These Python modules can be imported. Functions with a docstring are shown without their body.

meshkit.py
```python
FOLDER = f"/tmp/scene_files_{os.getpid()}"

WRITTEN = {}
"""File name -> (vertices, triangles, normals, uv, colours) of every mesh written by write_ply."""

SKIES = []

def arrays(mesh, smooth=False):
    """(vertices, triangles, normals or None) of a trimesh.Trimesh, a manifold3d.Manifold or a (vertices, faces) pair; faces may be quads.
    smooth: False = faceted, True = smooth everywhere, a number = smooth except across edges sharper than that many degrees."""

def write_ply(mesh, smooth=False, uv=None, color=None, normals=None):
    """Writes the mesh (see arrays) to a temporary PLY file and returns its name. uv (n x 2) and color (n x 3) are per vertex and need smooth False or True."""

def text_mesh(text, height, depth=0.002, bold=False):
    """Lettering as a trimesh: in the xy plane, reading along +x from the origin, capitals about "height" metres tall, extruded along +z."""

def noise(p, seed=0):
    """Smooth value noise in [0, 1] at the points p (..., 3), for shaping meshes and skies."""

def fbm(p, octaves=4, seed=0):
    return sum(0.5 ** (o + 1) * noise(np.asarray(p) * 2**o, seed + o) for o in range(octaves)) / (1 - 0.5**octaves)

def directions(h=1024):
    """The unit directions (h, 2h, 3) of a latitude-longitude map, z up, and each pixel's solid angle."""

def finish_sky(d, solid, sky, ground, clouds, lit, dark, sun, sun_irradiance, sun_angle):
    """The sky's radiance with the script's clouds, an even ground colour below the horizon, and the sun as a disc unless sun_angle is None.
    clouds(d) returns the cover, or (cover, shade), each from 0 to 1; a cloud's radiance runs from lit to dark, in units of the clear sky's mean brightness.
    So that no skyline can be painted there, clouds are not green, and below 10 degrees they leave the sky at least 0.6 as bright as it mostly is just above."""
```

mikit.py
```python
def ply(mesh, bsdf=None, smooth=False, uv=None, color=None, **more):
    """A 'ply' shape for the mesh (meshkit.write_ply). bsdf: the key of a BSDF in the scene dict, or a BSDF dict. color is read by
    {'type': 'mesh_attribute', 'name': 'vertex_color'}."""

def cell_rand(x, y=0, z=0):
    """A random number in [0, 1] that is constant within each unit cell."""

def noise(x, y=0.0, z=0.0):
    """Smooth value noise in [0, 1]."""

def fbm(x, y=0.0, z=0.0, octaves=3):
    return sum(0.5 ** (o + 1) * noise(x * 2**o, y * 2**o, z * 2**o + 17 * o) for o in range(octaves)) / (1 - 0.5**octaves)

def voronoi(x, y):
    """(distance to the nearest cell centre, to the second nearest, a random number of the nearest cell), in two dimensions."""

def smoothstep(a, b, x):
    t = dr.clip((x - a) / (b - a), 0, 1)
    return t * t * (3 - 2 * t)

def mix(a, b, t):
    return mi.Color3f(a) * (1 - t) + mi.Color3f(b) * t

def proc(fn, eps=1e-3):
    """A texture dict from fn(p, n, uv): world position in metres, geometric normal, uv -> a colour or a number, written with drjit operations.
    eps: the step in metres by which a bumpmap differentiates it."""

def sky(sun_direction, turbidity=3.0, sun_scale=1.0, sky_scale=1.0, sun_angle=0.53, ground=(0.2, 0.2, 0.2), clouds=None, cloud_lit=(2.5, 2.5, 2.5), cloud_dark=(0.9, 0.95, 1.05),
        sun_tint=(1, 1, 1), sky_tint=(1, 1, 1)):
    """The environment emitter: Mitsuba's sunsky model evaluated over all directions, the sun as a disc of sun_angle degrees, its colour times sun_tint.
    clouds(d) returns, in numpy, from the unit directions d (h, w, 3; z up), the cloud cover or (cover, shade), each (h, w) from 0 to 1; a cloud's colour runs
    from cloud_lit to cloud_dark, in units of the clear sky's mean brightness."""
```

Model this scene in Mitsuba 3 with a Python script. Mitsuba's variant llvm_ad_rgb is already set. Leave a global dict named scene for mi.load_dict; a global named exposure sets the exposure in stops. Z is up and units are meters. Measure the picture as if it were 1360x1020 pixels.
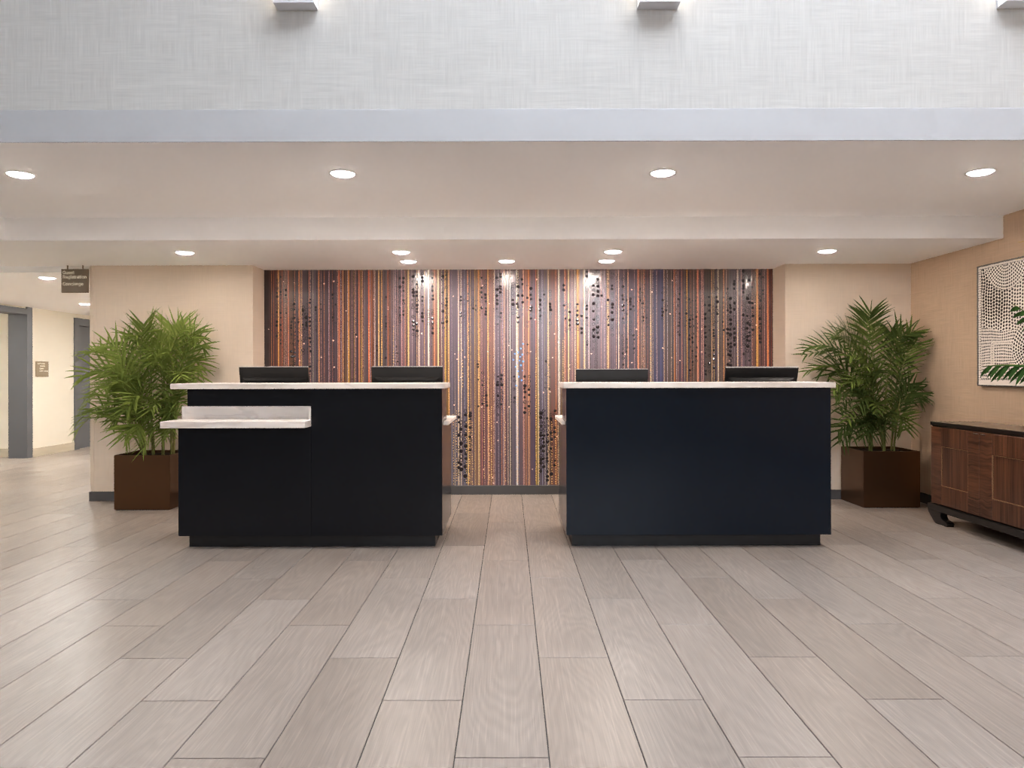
import math, random
import numpy as np
import trimesh
import drjit as dr
import mitsuba as mi
import mikit, meshkit
from mikit import proc, noise, fbm, cell_rand, voronoi, smoothstep, mix
from shapely.geometry import Polygon

T = mi.ScalarTransform4f
scene, labels = {}, {}

# ------------------------------------------------------------------ camera, sky, exposure
EYE = 1.2365
FOCAL = 949.0            # pixels at 1360 wide
ROLL = math.radians(-0.14)
exposure = 0.50
scene['camera'] = {
    'type': 'perspective', 'fov_axis': 'x', 'fov': math.degrees(2 * math.atan(680 / FOCAL)),
    'principal_point_offset_x': 4 / 1360, 'principal_point_offset_y': 13 / 1020,
    'near_clip': 0.02, 'far_clip': 200.0,
    'to_world': T().look_at(origin=[0, 0, EYE], target=[0, 1, EYE], up=[-math.sin(ROLL), 0, math.cos(ROLL)]),
}
SKY = 35.0                # overcast sky seen through the atrium's skylight and front glazing
scene['sky'] = mikit.sky([0.5, -0.5, 0.7], turbidity=4.0, sun_scale=0.0, sky_scale=SKY, ground=(0.25, 0.25, 0.25),
                         clouds=lambda d: (0.92 + 0.08 * meshkit.fbm(d * 3.0), 0.4 * meshkit.fbm(d * 2.0 + 7)),
                         cloud_lit=(2.22, 2.42, 2.66), cloud_dark=(1.65, 1.8, 1.99))
LAMP = 195.0             # radiance of the ceiling lamps
LAMP_TINT = (1.0, 0.88, 0.77)
HALL_LAMP = 520.0
HALL_TINT = (1.0, 0.97, 0.90)

# ------------------------------------------------------------------ helpers
def srgb(r, g, b):
    return [((c / 255 + 0.055) / 1.055) ** 2.4 if c > 10 else c / 255 / 12.92 for c in (r, g, b)]

def material(key, base, rough=0.5, spec=0.5, **more):
    b = {'type': 'principled', 'base_color': base if isinstance(base, dict) else {'type': 'rgb', 'value': list(base)},
         'roughness': rough, 'specular': spec, **more}
    scene[key] = {'type': 'twosided', 'bsdf': b}
    return key

used = {}
def numbered(name):
    n = used.get(name, -1) + 1
    used[name] = n
    return name if n == 0 else f'{name}_{n:03d}'

def thing(name, label, category, group=None):
    key = numbered(name)
    labels[key] = {'label': label, 'category': category}
    if group:
        labels[key]['group'] = group
    return key

def put(name, mesh, mat, parent=None, smooth=False, label=None, kind=None, **more):
    key = numbered(f'{parent}__{name}' if parent else name)
    scene[key] = mikit.ply(mesh, mat, smooth=smooth, **more)
    tag = {}
    if label: tag['label'] = label
    if kind: tag['kind'] = kind
    if tag: labels[key] = tag
    return key

def struct(name, mesh, mat, label, smooth=False, **more):
    key = put(name, mesh, mat, None, smooth, label, 'structure', **more)
    return key

def box(x0, x1, y0, y1, z0, z1, bevel=0.0):
    if bevel <= 0:
        m = trimesh.creation.box(extents=[x1 - x0, y1 - y0, z1 - z0])
        m.apply_translation([(x0 + x1) / 2, (y0 + y1) / 2, (z0 + z1) / 2])
        return m
    b = min(bevel, (x1 - x0) * .45, (y1 - y0) * .45, (z1 - z0) * .45)
    pts = []
    for sx in (0, 1):
        for sy in (0, 1):
            for sz in (0, 1):
                c = np.array([(x0, x1)[sx], (y0, y1)[sy], (z0, z1)[sz]], float)
                inn = np.array([(b, -b)[sx], (b, -b)[sy], (b, -b)[sz]])
                for a in range(3):
                    q = c + inn
                    q[a] = c[a]
                    pts.append(q)
    return trimesh.convex.convex_hull(np.array(pts))

def join(*ms):
    return trimesh.util.concatenate([m for m in ms])

def tube(points, radii, sides=6):
    """A tapered tube along the points."""
    P = np.asarray(points, float)
    R = np.broadcast_to(radii, len(P))
    t = np.gradient(P, axis=0)
    t /= np.linalg.norm(t, axis=1, keepdims=True) + 1e-12
    up = np.array([0.13, 0.97, 0.2])
    V, F = [], []
    for i in range(len(P)):
        a = np.cross(t[i], up); a /= np.linalg.norm(a) + 1e-12
        b = np.cross(t[i], a)
        for k in range(sides):
            w = 2 * math.pi * k / sides
            V.append(P[i] + R[i] * (a * math.cos(w) + b * math.sin(w)))
    for i in range(len(P) - 1):
        for k in range(sides):
            j = (k + 1) % sides
            F += [[i * sides + k, i * sides + j, (i + 1) * sides + j], [i * sides + k, (i + 1) * sides + j, (i + 1) * sides + k]]
    for e, s in ((0, 1), (len(P) - 1, -1)):
        c = len(V); V.append(P[e])
        for k in range(sides):
            j = (k + 1) % sides
            F.append([c, e * sides + (j if s > 0 else k), e * sides + (k if s > 0 else j)])
    return trimesh.Trimesh(V, F, process=False)

def extrude(poly, d):
    return trimesh.creation.extrude_polygon(Polygon(poly), d, engine='earcut')

# ------------------------------------------------------------------ materials
PW, PL, PX, PY = 0.305, 1.22, -0.1787, 2.305      # floor planks: width, length, a seam's x, an end joint's y in that column

def plank_color(p, n, uv):
    col = dr.floor((p.x - PX) / PW)
    row = dr.floor((p.y - PY + 0.4067 * col) / PL)
    a, b, c = cell_rand(col, row, 3), cell_rand(col, row, 5), cell_rand(col, row, 8)
    lx = (p.x - PX) - (col + 0.5) * PW + (a - 0.5) * 0.12
    y = p.y * dr.select(b > 0.5, 1.0, -1.0)
    warp = noise(lx * 9 + a * 50, y * 1.7 + b * 40) + 0.35 * noise(lx * 25 + a * 20, y * 5 + b * 70)
    g = 34.0 * (lx * lx * 26 + 0.55 * y + 0.55 * warp + c * 3)
    ring = 0.5 + 0.5 * dr.sin(g * 1.2)
    fine = noise(p.x * 330 + 40 * a, y * 9 + 30 * b)
    pore = smoothstep(0.62, 0.92, noise(p.x * 210 + 11 * c, y * 5.0 + 60 * a))
    blotch = fbm(p.x * 3 + 9 * a, y * 1.4 + 5 * b)
    t = 0.92 + 0.15 * (b - 0.5) + 0.065 * (ring - 0.5) + 0.09 * (fine - 0.5) + 0.10 * pore + 0.16 * (blotch - 0.5)
    col3 = mix(mi.Color3f(0.232, 0.194, 0.168), mi.Color3f(0.254, 0.220, 0.197), c)
    return col3 * t

material('mat_plank', proc(plank_color), 0.36, 0.45)
material('mat_grout', srgb(78, 74, 71), 0.8, 0.2)

def linen(base, amp, axis):
    def fn(p, n, uv):
        u = p.x if axis == 'x' else p.y
        z = p.z
        v1 = noise(u * 230, z * 11) * 0.7 + noise(u * 95 + 3, z * 6) * 0.5
        h1 = noise(u * 11, z * 230 + 9) * 0.7 + noise(u * 6, z * 95 + 31) * 0.5
        m = smoothstep(0.30, 0.70, noise(u * 13, z * 13, 5))
        t = 1.0 + amp * (v1 * m + h1 * (1 - m) - 0.6) + amp * 0.5 * (v1 + h1 - 1.2)
        return mi.Color3f(*base) * t
    return proc(fn)

material('mat_linen_grey', linen(srgb(180, 178, 175), 0.085, 'x'), 0.75, 0.2)
material('mat_linen_tan', linen(srgb(188, 162, 138), 0.09, 'y'), 0.7, 0.25)
material('mat_linen_beige', linen(srgb(211, 193, 175), 0.035, 'x'), 0.65, 0.25)
material('mat_hall_wall', srgb(226, 219, 205), 0.6, 0.25)
material('mat_ceiling', srgb(243, 243, 243), 0.8, 0.15)
material('mat_lobby_paint', srgb(214, 212, 210), 0.7, 0.2)
material('mat_fascia', srgb(172, 172, 174), 0.55, 0.3)
material('mat_baseboard', srgb(72, 70, 70), 0.45, 0.4)
material('mat_stone_base', proc(lambda p, n, uv: mix(srgb(176, 165, 146), srgb(196, 186, 168), fbm(p.x * 4, p.y * 4, p.z * 18))), 0.5, 0.4)
material('mat_door_grey', srgb(92, 94, 99), 0.4, 0.4)
material('mat_lacquer', srgb(16, 18, 23), 0.15, 0.22)
material('mat_lacquer_navy', srgb(11, 20, 31), 0.15, 0.22)
material('mat_toe', srgb(20, 20, 22), 0.4, 0.4)

def stone_color(p, n, uv):
    w = fbm(p.x * 3.1, p.y * 3.1 + 4, p.z * 6, 4)
    vein = 1 - smoothstep(0.0, 0.05, dr.abs(fbm(p.x * 2.2 + w * 1.2, p.y * 3 + 7, p.z * 7, 4) - 0.5))
    cloud = fbm(p.x * 1.6 + 3, p.y * 5, p.z * 9 + 2, 3)
    c = mix(srgb(243, 238, 234), srgb(228, 219, 213), smoothstep(0.40, 0.8, cloud))
    return mix(c, mi.Color3f(*srgb(176, 166, 163)), vein * 0.22)
material('mat_stone', proc(stone_color), 0.25, 0.45)

material('mat_bronze', srgb(88, 62, 42), 0.30, 0.5, metallic=0.82)
material('mat_soil', proc(lambda p, n, uv: mix(srgb(24, 18, 14), srgb(52, 40, 30), noise(p.x * 60, p.y * 60))), 0.95, 0.1)
material('mat_black_plastic', srgb(18, 18, 19), 0.35, 0.3)
material('mat_silver_plastic', srgb(150, 150, 152), 0.3, 0.5)
material('mat_screen', srgb(12, 12, 14), 0.12, 0.5)
material('mat_sign', proc(lambda p, n, uv: mix(srgb(92, 76, 54), srgb(108, 92, 70), noise(p.x * 4 + p.y * 260, p.z * 3))), 0.35, 0.5, metallic=0.2)
material('mat_sign_directory', srgb(138, 124, 104), 0.4, 0.4)
material('mat_sign_letter', srgb(232, 226, 212), 0.5, 0.3)
material('mat_sconce', srgb(196, 198, 202), 0.35, 0.5)
material('mat_trim_white', srgb(236, 236, 234), 0.4, 0.4)
material('mat_frame', srgb(112, 110, 108), 0.35, 0.5, metallic=0.6)
material('mat_chrome', srgb(205, 205, 208), 0.15, 0.5, metallic=1.0)
material('mat_ebony', srgb(24, 22, 22), 0.12, 0.5)
material('mat_mullion', srgb(120, 120, 122), 0.4, 0.5)

def walnut(along):
    def fn(p, n, uv):
        if along == 'z':
            a = fbm(p.y * 55, p.z * 2.2, p.x * 3, 3); b = noise(p.y * 190, p.z * 5); c = noise(p.y * 9 + 3, p.z * 1.5)
        else:
            a = fbm(p.y * 5, p.z * 62 + 1.3 * noise(p.y * 18, p.z * 6), p.x * 3, 3); b = noise(p.y * 9, p.z * 190); c = noise(p.y * 4 + 3, p.z * 5)
        t = smoothstep(0.20, 0.85, a * 0.7 + c * 0.3)
        return mix(srgb(52, 29, 19), srgb(100, 62, 41), t) * (0.82 + 0.36 * b)
    return proc(fn)
material('mat_walnut_upright', walnut('z'), 0.3, 0.5, clearcoat=0.3, clearcoat_gloss=0.8)
material('mat_walnut_flame', walnut('y'), 0.3, 0.5, clearcoat=0.3, clearcoat_gloss=0.8)

material('mat_inlay', srgb(122, 90, 64), 0.35, 0.5)

def leaf(key, c, trans):
    scene[key] = {'type': 'principledthin', 'base_color': {'type': 'rgb', 'value': c}, 'roughness': 0.42, 'eta': 1.4,
                  'spec_trans': 0.0, 'diff_trans': trans}
    return key
LEAVES = [leaf('mat_leaf_green', [0.12, 0.165, 0.038], 0.7), leaf('mat_leaf_light', [0.195, 0.25, 0.058], 0.75), leaf('mat_leaf_deep', [0.060, 0.090, 0.024], 0.6)]
material('mat_cane', proc(lambda p, n, uv: mix(srgb(62, 78, 30), srgb(128, 122, 70), noise(p.x * 30, p.y * 30, p.z * 9))), 0.5, 0.3)
leaf('mat_leaf_dark', [0.035, 0.085, 0.022], 0.5)
material('mat_straw', srgb(190, 160, 70), 0.6, 0.2)
material('mat_vase', srgb(70, 66, 62), 0.3, 0.5)

# ------------------------------------------------------------------ the setting
Y_FRONT = -6.0
Y_BULK, Y_SOFFIT, Y_BACK, Y_MURAL = 3.865, 5.714, 7.03, 7.36
Z_LOW, Z_MID, Z_BAND, Z_ROOF = 2.315, 2.495, 2.67, 6.2
X_L, X_R, X_HALL = -2.519, 2.719, -4.117
X_WALL_R, X_WALL_L = 3.956, -7.2
Y_END = 14.5

struct('floor', box(-9.8, X_WALL_R + 0.2, Y_FRONT - 0.2, Y_END + 0.2, -0.15, -0.0040), 'mat_grout', 'wood-look tile floor of the hotel lobby')
struct('wall_back_left', box(X_HALL, X_L, Y_BACK, Y_END, 0, 3.0), 'mat_linen_beige', 'beige wall left of the striped mural')
struct('wall_back_right', box(X_R, X_WALL_R + 0.1, Y_BACK, Y_BACK + 0.9, 0, 3.0), 'mat_linen_beige', 'beige wall right of the striped mural')
struct('wall_back_center', box(X_L, X_R, Y_MURAL + 0.012, Y_MURAL + 0.3, 0, 3.0), 'mat_linen_beige', 'recessed wall behind the striped mural')
struct('wall_right', box(X_WALL_R, X_WALL_R + 0.2, Y_FRONT, Y_BACK + 0.1, 0, Z_ROOF), 'mat_linen_tan', 'tan textured wall behind the console')
# hall wall with the portal and the door
PO0, PO1, ZP = 9.2, 10.66, 2.16
DO0, DO1 = 11.93, 12.95
struct('wall_lobby_left', box(X_WALL_L - 0.25, X_WALL_L, Y_FRONT, Y_BULK + 0.1, 0, Z_ROOF), 'mat_lobby_paint', 'pale left wall of the tall lobby')
hall = join(box(X_WALL_L - 0.25, X_WALL_L, Y_BULK + 0.1, PO0, 0, 3.0), box(X_WALL_L - 0.25, X_WALL_L, PO0, PO1, ZP, 3.0),
            box(X_WALL_L - 0.25, X_WALL_L, PO1, DO0, 0, 3.0), box(X_WALL_L - 0.25, X_WALL_L, DO0, DO1, 2.08, 3.0),
            box(X_WALL_L - 0.25, X_WALL_L, DO1, Y_END, 0, 3.0))
struct('wall_left', hall, 'mat_hall_wall', 'cream hallway wall with a grey portal and a sign')
struct('wall_left_room', join(box(-9.8, X_WALL_L - 0.25, 10.8, 10.95, 0, 3.0), box(-9.8, -9.65, 8.4, 10.8, 0, 3.0), box(-9.8, X_WALL_L - 0.25, 8.3, 8.4, 0, 3.0)),
       'mat_hall_wall', 'cream wall seen through the grey portal')
struct('wall_hall_end', box(X_WALL_L - 0.2, X_HALL, Y_END, Y_END + 0.15, 0, 3.0), 'mat_hall_wall', 'cream wall at the end of the hallway')
# ceilings: low soffit, coffer, tall lobby
struct('ceiling_low', join(box(-4.03, X_WALL_R, Y_SOFFIT, 8.2, Z_LOW, Z_LOW + 0.18 + 0.15), box(X_WALL_L, -4.03, Y_BULK, 8.2, Z_LOW, Z_LOW + 0.33)), 'mat_ceiling', 'low white ceiling over the reception desks')
struct('ceiling_hall', box(-9.8, X_HALL, 7.08, Y_END, 2.258, 2.5), 'mat_ceiling', 'white ceiling of the hallway')
struct('ceiling_coffer', box(-4.03, X_WALL_R, Y_BULK, Y_SOFFIT, Z_MID, Z_MID + 0.15), 'mat_ceiling', 'raised white ceiling panel with four downlights')
struct('trim_bulkhead', box(X_WALL_L, X_WALL_R, Y_BULK - 0.006, Y_BULK - 0.0001, Z_MID - 0.001, Z_BAND, 0.002), 'mat_fascia', 'smooth pale grey band along the bottom of the bulkhead')
struct('wall_upper', box(X_WALL_L, X_WALL_R, Y_BULK, Y_BULK + 0.2, Z_BAND, Z_ROOF), 'mat_linen_grey', 'pale grey linen wallpaper above the bulkhead')
# roof of the tall lobby, with a skylight
SKX0, SKX1, SKY0, SKY1 = -0.9, 3.8, 0.7, 3.3
struct('ceiling_lobby', join(box(X_WALL_L, SKX0, Y_FRONT, Y_BULK, Z_ROOF, Z_ROOF + 0.3), box(SKX0, SKX1, Y_FRONT, SKY0, Z_ROOF, Z_ROOF + 0.3),
                             box(SKX0, SKX1, SKY1, Y_BULK, Z_ROOF, Z_ROOF + 0.3), box(SKX1, X_WALL_R, Y_FRONT, Y_BULK, Z_ROOF, Z_ROOF + 0.3)), 'mat_ceiling', 'white ceiling of the tall lobby with a skylight')
WX0, WX1, WZ0, WZ1 = -0.8, 3.6, 2.6, 5.2
struct('wall_front', join(box(X_WALL_L, WX0, Y_FRONT - 0.2, Y_FRONT, 0, Z_ROOF), box(WX1, X_WALL_R, Y_FRONT - 0.2, Y_FRONT, 0, Z_ROOF),
                          box(WX0, WX1, Y_FRONT - 0.2, Y_FRONT, 0, WZ0), box(WX0, WX1, Y_FRONT - 0.2, Y_FRONT, WZ1, Z_ROOF)), 'mat_lobby_paint', 'lobby wall with high glazing')
wf = [box(WX0, WX1, Y_FRONT - 0.14, Y_FRONT - 0.06, z - 0.03, z + 0.03) for z in (WZ0 + 0.03, 3.9, WZ1 - 0.03)]
wf += [box(x - 0.03, x + 0.03, Y_FRONT - 0.14, Y_FRONT - 0.06, WZ0, WZ1) for x in np.linspace(WX0 + 0.03, WX1 - 0.03, 4)]
struct('window_1', join(*wf), 'mat_mullion', 'grey frame of the tall lobby window')

# baseboards
BH = 0.093
struct('baseboard_back_left', box(X_HALL - 0.012, X_L - 0.0, Y_BACK - 0.012, Y_BACK, 0, BH, 0.003), 'mat_baseboard', 'dark grey baseboard behind the left planter')
struct('baseboard_back_center', box(X_L, X_R, Y_MURAL - 0.014, Y_MURAL + 0.012, 0, BH, 0.003), 'mat_baseboard', 'dark grey baseboard under the striped mural')
struct('baseboard_back_right', box(X_R, X_WALL_R, Y_BACK - 0.012, Y_BACK, 0, BH, 0.003), 'mat_baseboard', 'dark grey baseboard behind the right planter')
struct('baseboard_right', box(X_WALL_R - 0.012, X_WALL_R, Y_FRONT, Y_BACK, 0, BH, 0.003), 'mat_baseboard', 'dark grey baseboard under the tan wall')
struct('baseboard_hall', join(box(X_WALL_L, X_WALL_L + 0.012, 10.77, DO0 - 0.1, 0, 0.13), box(X_WALL_L, X_WALL_L + 0.012, Y_FRONT, PO0 - 0.1, 0, 0.13), box(X_WALL_L, X_WALL_L + 0.012, DO1 + 0.1, Y_END, 0, 0.13)),
       'mat_stone_base', 'tan stone baseboard in the hallway')
struct('baseboard_room', box(-9.6, X_WALL_L - 0.25, 10.785, 10.8, 0, 0.13), 'mat_stone_base', 'tan stone baseboard seen through the grey portal')
# corner guard at the end of the left beige wall
struct('trim_corner', box(X_HALL - 0.004, X_HALL + 0.032, Y_BACK - 0.004, Y_BACK + 0.03, 0.17, 2.31, 0.002), 'mat_linen_beige', 'beige corner guard at the end of the left wall')
# portal lining and casing (one frame each)
def portal(y0, y1, z1, face, deep):
    w = 0.11
    ms = [box(X_WALL_L - deep, X_WALL_L + face, y0 - w, y0 + 0.012, 0, z1 + w), box(X_WALL_L - deep, X_WALL_L + face, y1 - 0.012, y1 + w, 0, z1 + w),
          box(X_WALL_L - deep, X_WALL_L + face, y0 - w, y1 + w, z1 - 0.012, min(z1 + w, 2.233))]
    return ms
struct('trim_portal', join(*portal(PO0, PO1, ZP, 0.02, 0.262)), 'mat_door_grey', 'dark grey frame of the hallway portal')
struct('door_1', box(X_WALL_L - 0.12, X_WALL_L - 0.075, DO0 + 0.004, DO1 - 0.004, 0.0005, 2.078), 'mat_door_grey', 'dark grey door in the hallway')
put('door_frame', join(*portal(DO0, DO1, 2.08, 0.02, 0.22)), 'mat_door_grey', 'door_1')

# ------------------------------------------------------------------ floor planks
def plank_mesh(w, l, h=0.009, c=0.0012):
    a, b = w / 2, l / 2
    V = []
    for x, y, z in ((a, b, -h), (a, b, -c), (a - c, b - c, 0)):
        V += [[-x, -y, z], [x, -y, z], [x, y, z], [-x, y, z]]
    F = [[8, 9, 10], [8, 10, 11]]
    for s in (0, 4):
        for k in range(4):
            j = (k + 1) % 4
            F += [[s + k, s + j, s + 4 + j], [s + k, s + 4 + j, s + 4 + k]]
    return trimesh.Trimesh(V, F, process=False)

GAP = 0.0040
full_plank = mikit.ply(plank_mesh(PW - GAP, PL - GAP), 'mat_plank')
cells = []
for col in range(-31, 14):
    x0 = PX + col * PW
    xc = x0 + PW / 2
    for row in range(-9, 13):
        y0 = PY - 0.4067 * col + row * PL
        y0 = PY + ((-0.4067 * col) % PL) + row * PL
        yc = y0 + PL / 2
        if y0 > Y_END or y0 + PL < Y_FRONT or x0 > X_WALL_R:
            continue
        if xc > X_HALL + 0.05 and y0 > (Y_MURAL if X_L < xc < X_R else Y_BACK) - 0.02:
            continue
        cells.append((xc, yc))
def seen(xc, yc):
    if yc + PL / 2 < 2.0: return False
    if abs(xc) > 0.80 * (yc + PL / 2) + 0.3: return False
    if xc < X_WALL_L or xc > X_WALL_R: return False
    return True
vis = sorted([c for c in cells if seen(*c)], key=lambda c: c[1])
near = vis[:300]
rest = [c for c in cells if c not in set(near)]
for xc, yc in near:
    x0, x1, y0, y1 = xc - PW / 2, xc + PW / 2, yc - PL / 2, yc + PL / 2
    key = numbered('floor__plank')
    if x1 <= X_WALL_R and not (y1 > Y_BACK and x1 > X_HALL):
        scene[key] = {**full_plank, 'to_world': T().translate([xc, yc, 0.0])}
    else:                                      # cut at a wall
        x1 = min(x1, X_WALL_R)
        if xc > X_L and xc < X_R: y1 = min(y1, Y_MURAL)
        elif xc > X_HALL: y1 = min(y1, Y_BACK)
        m = plank_mesh(x1 - x0 - GAP, y1 - y0 - GAP)
        m.apply_translation([(x0 + x1) / 2, (y0 + y1) / 2, 0])
        scene[key] = mikit.ply(m, 'mat_plank')
pm = plank_mesh(PW - GAP, PL - GAP)
put('far_plank', join(*[pm.copy().apply_translation([x, y, 0]) for x, y in rest]), 'mat_plank', 'floor', kind='stuff', label='distant wood-look tiles of the same floor')

# ------------------------------------------------------------------ the mural
def mx(px):                    # the mural was measured across the photograph: 350 to 1028 is its width
    return X_L + (px - 350) / (1028 - 350) * (X_R - X_L)
MZ0, MZ1 = BH, Z_LOW
def mz(py):                    # 359 is its top edge, 643 its bottom edge
    return MZ1 + (py - 359) / (643 - 359) * (MZ0 - MZ1)

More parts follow.
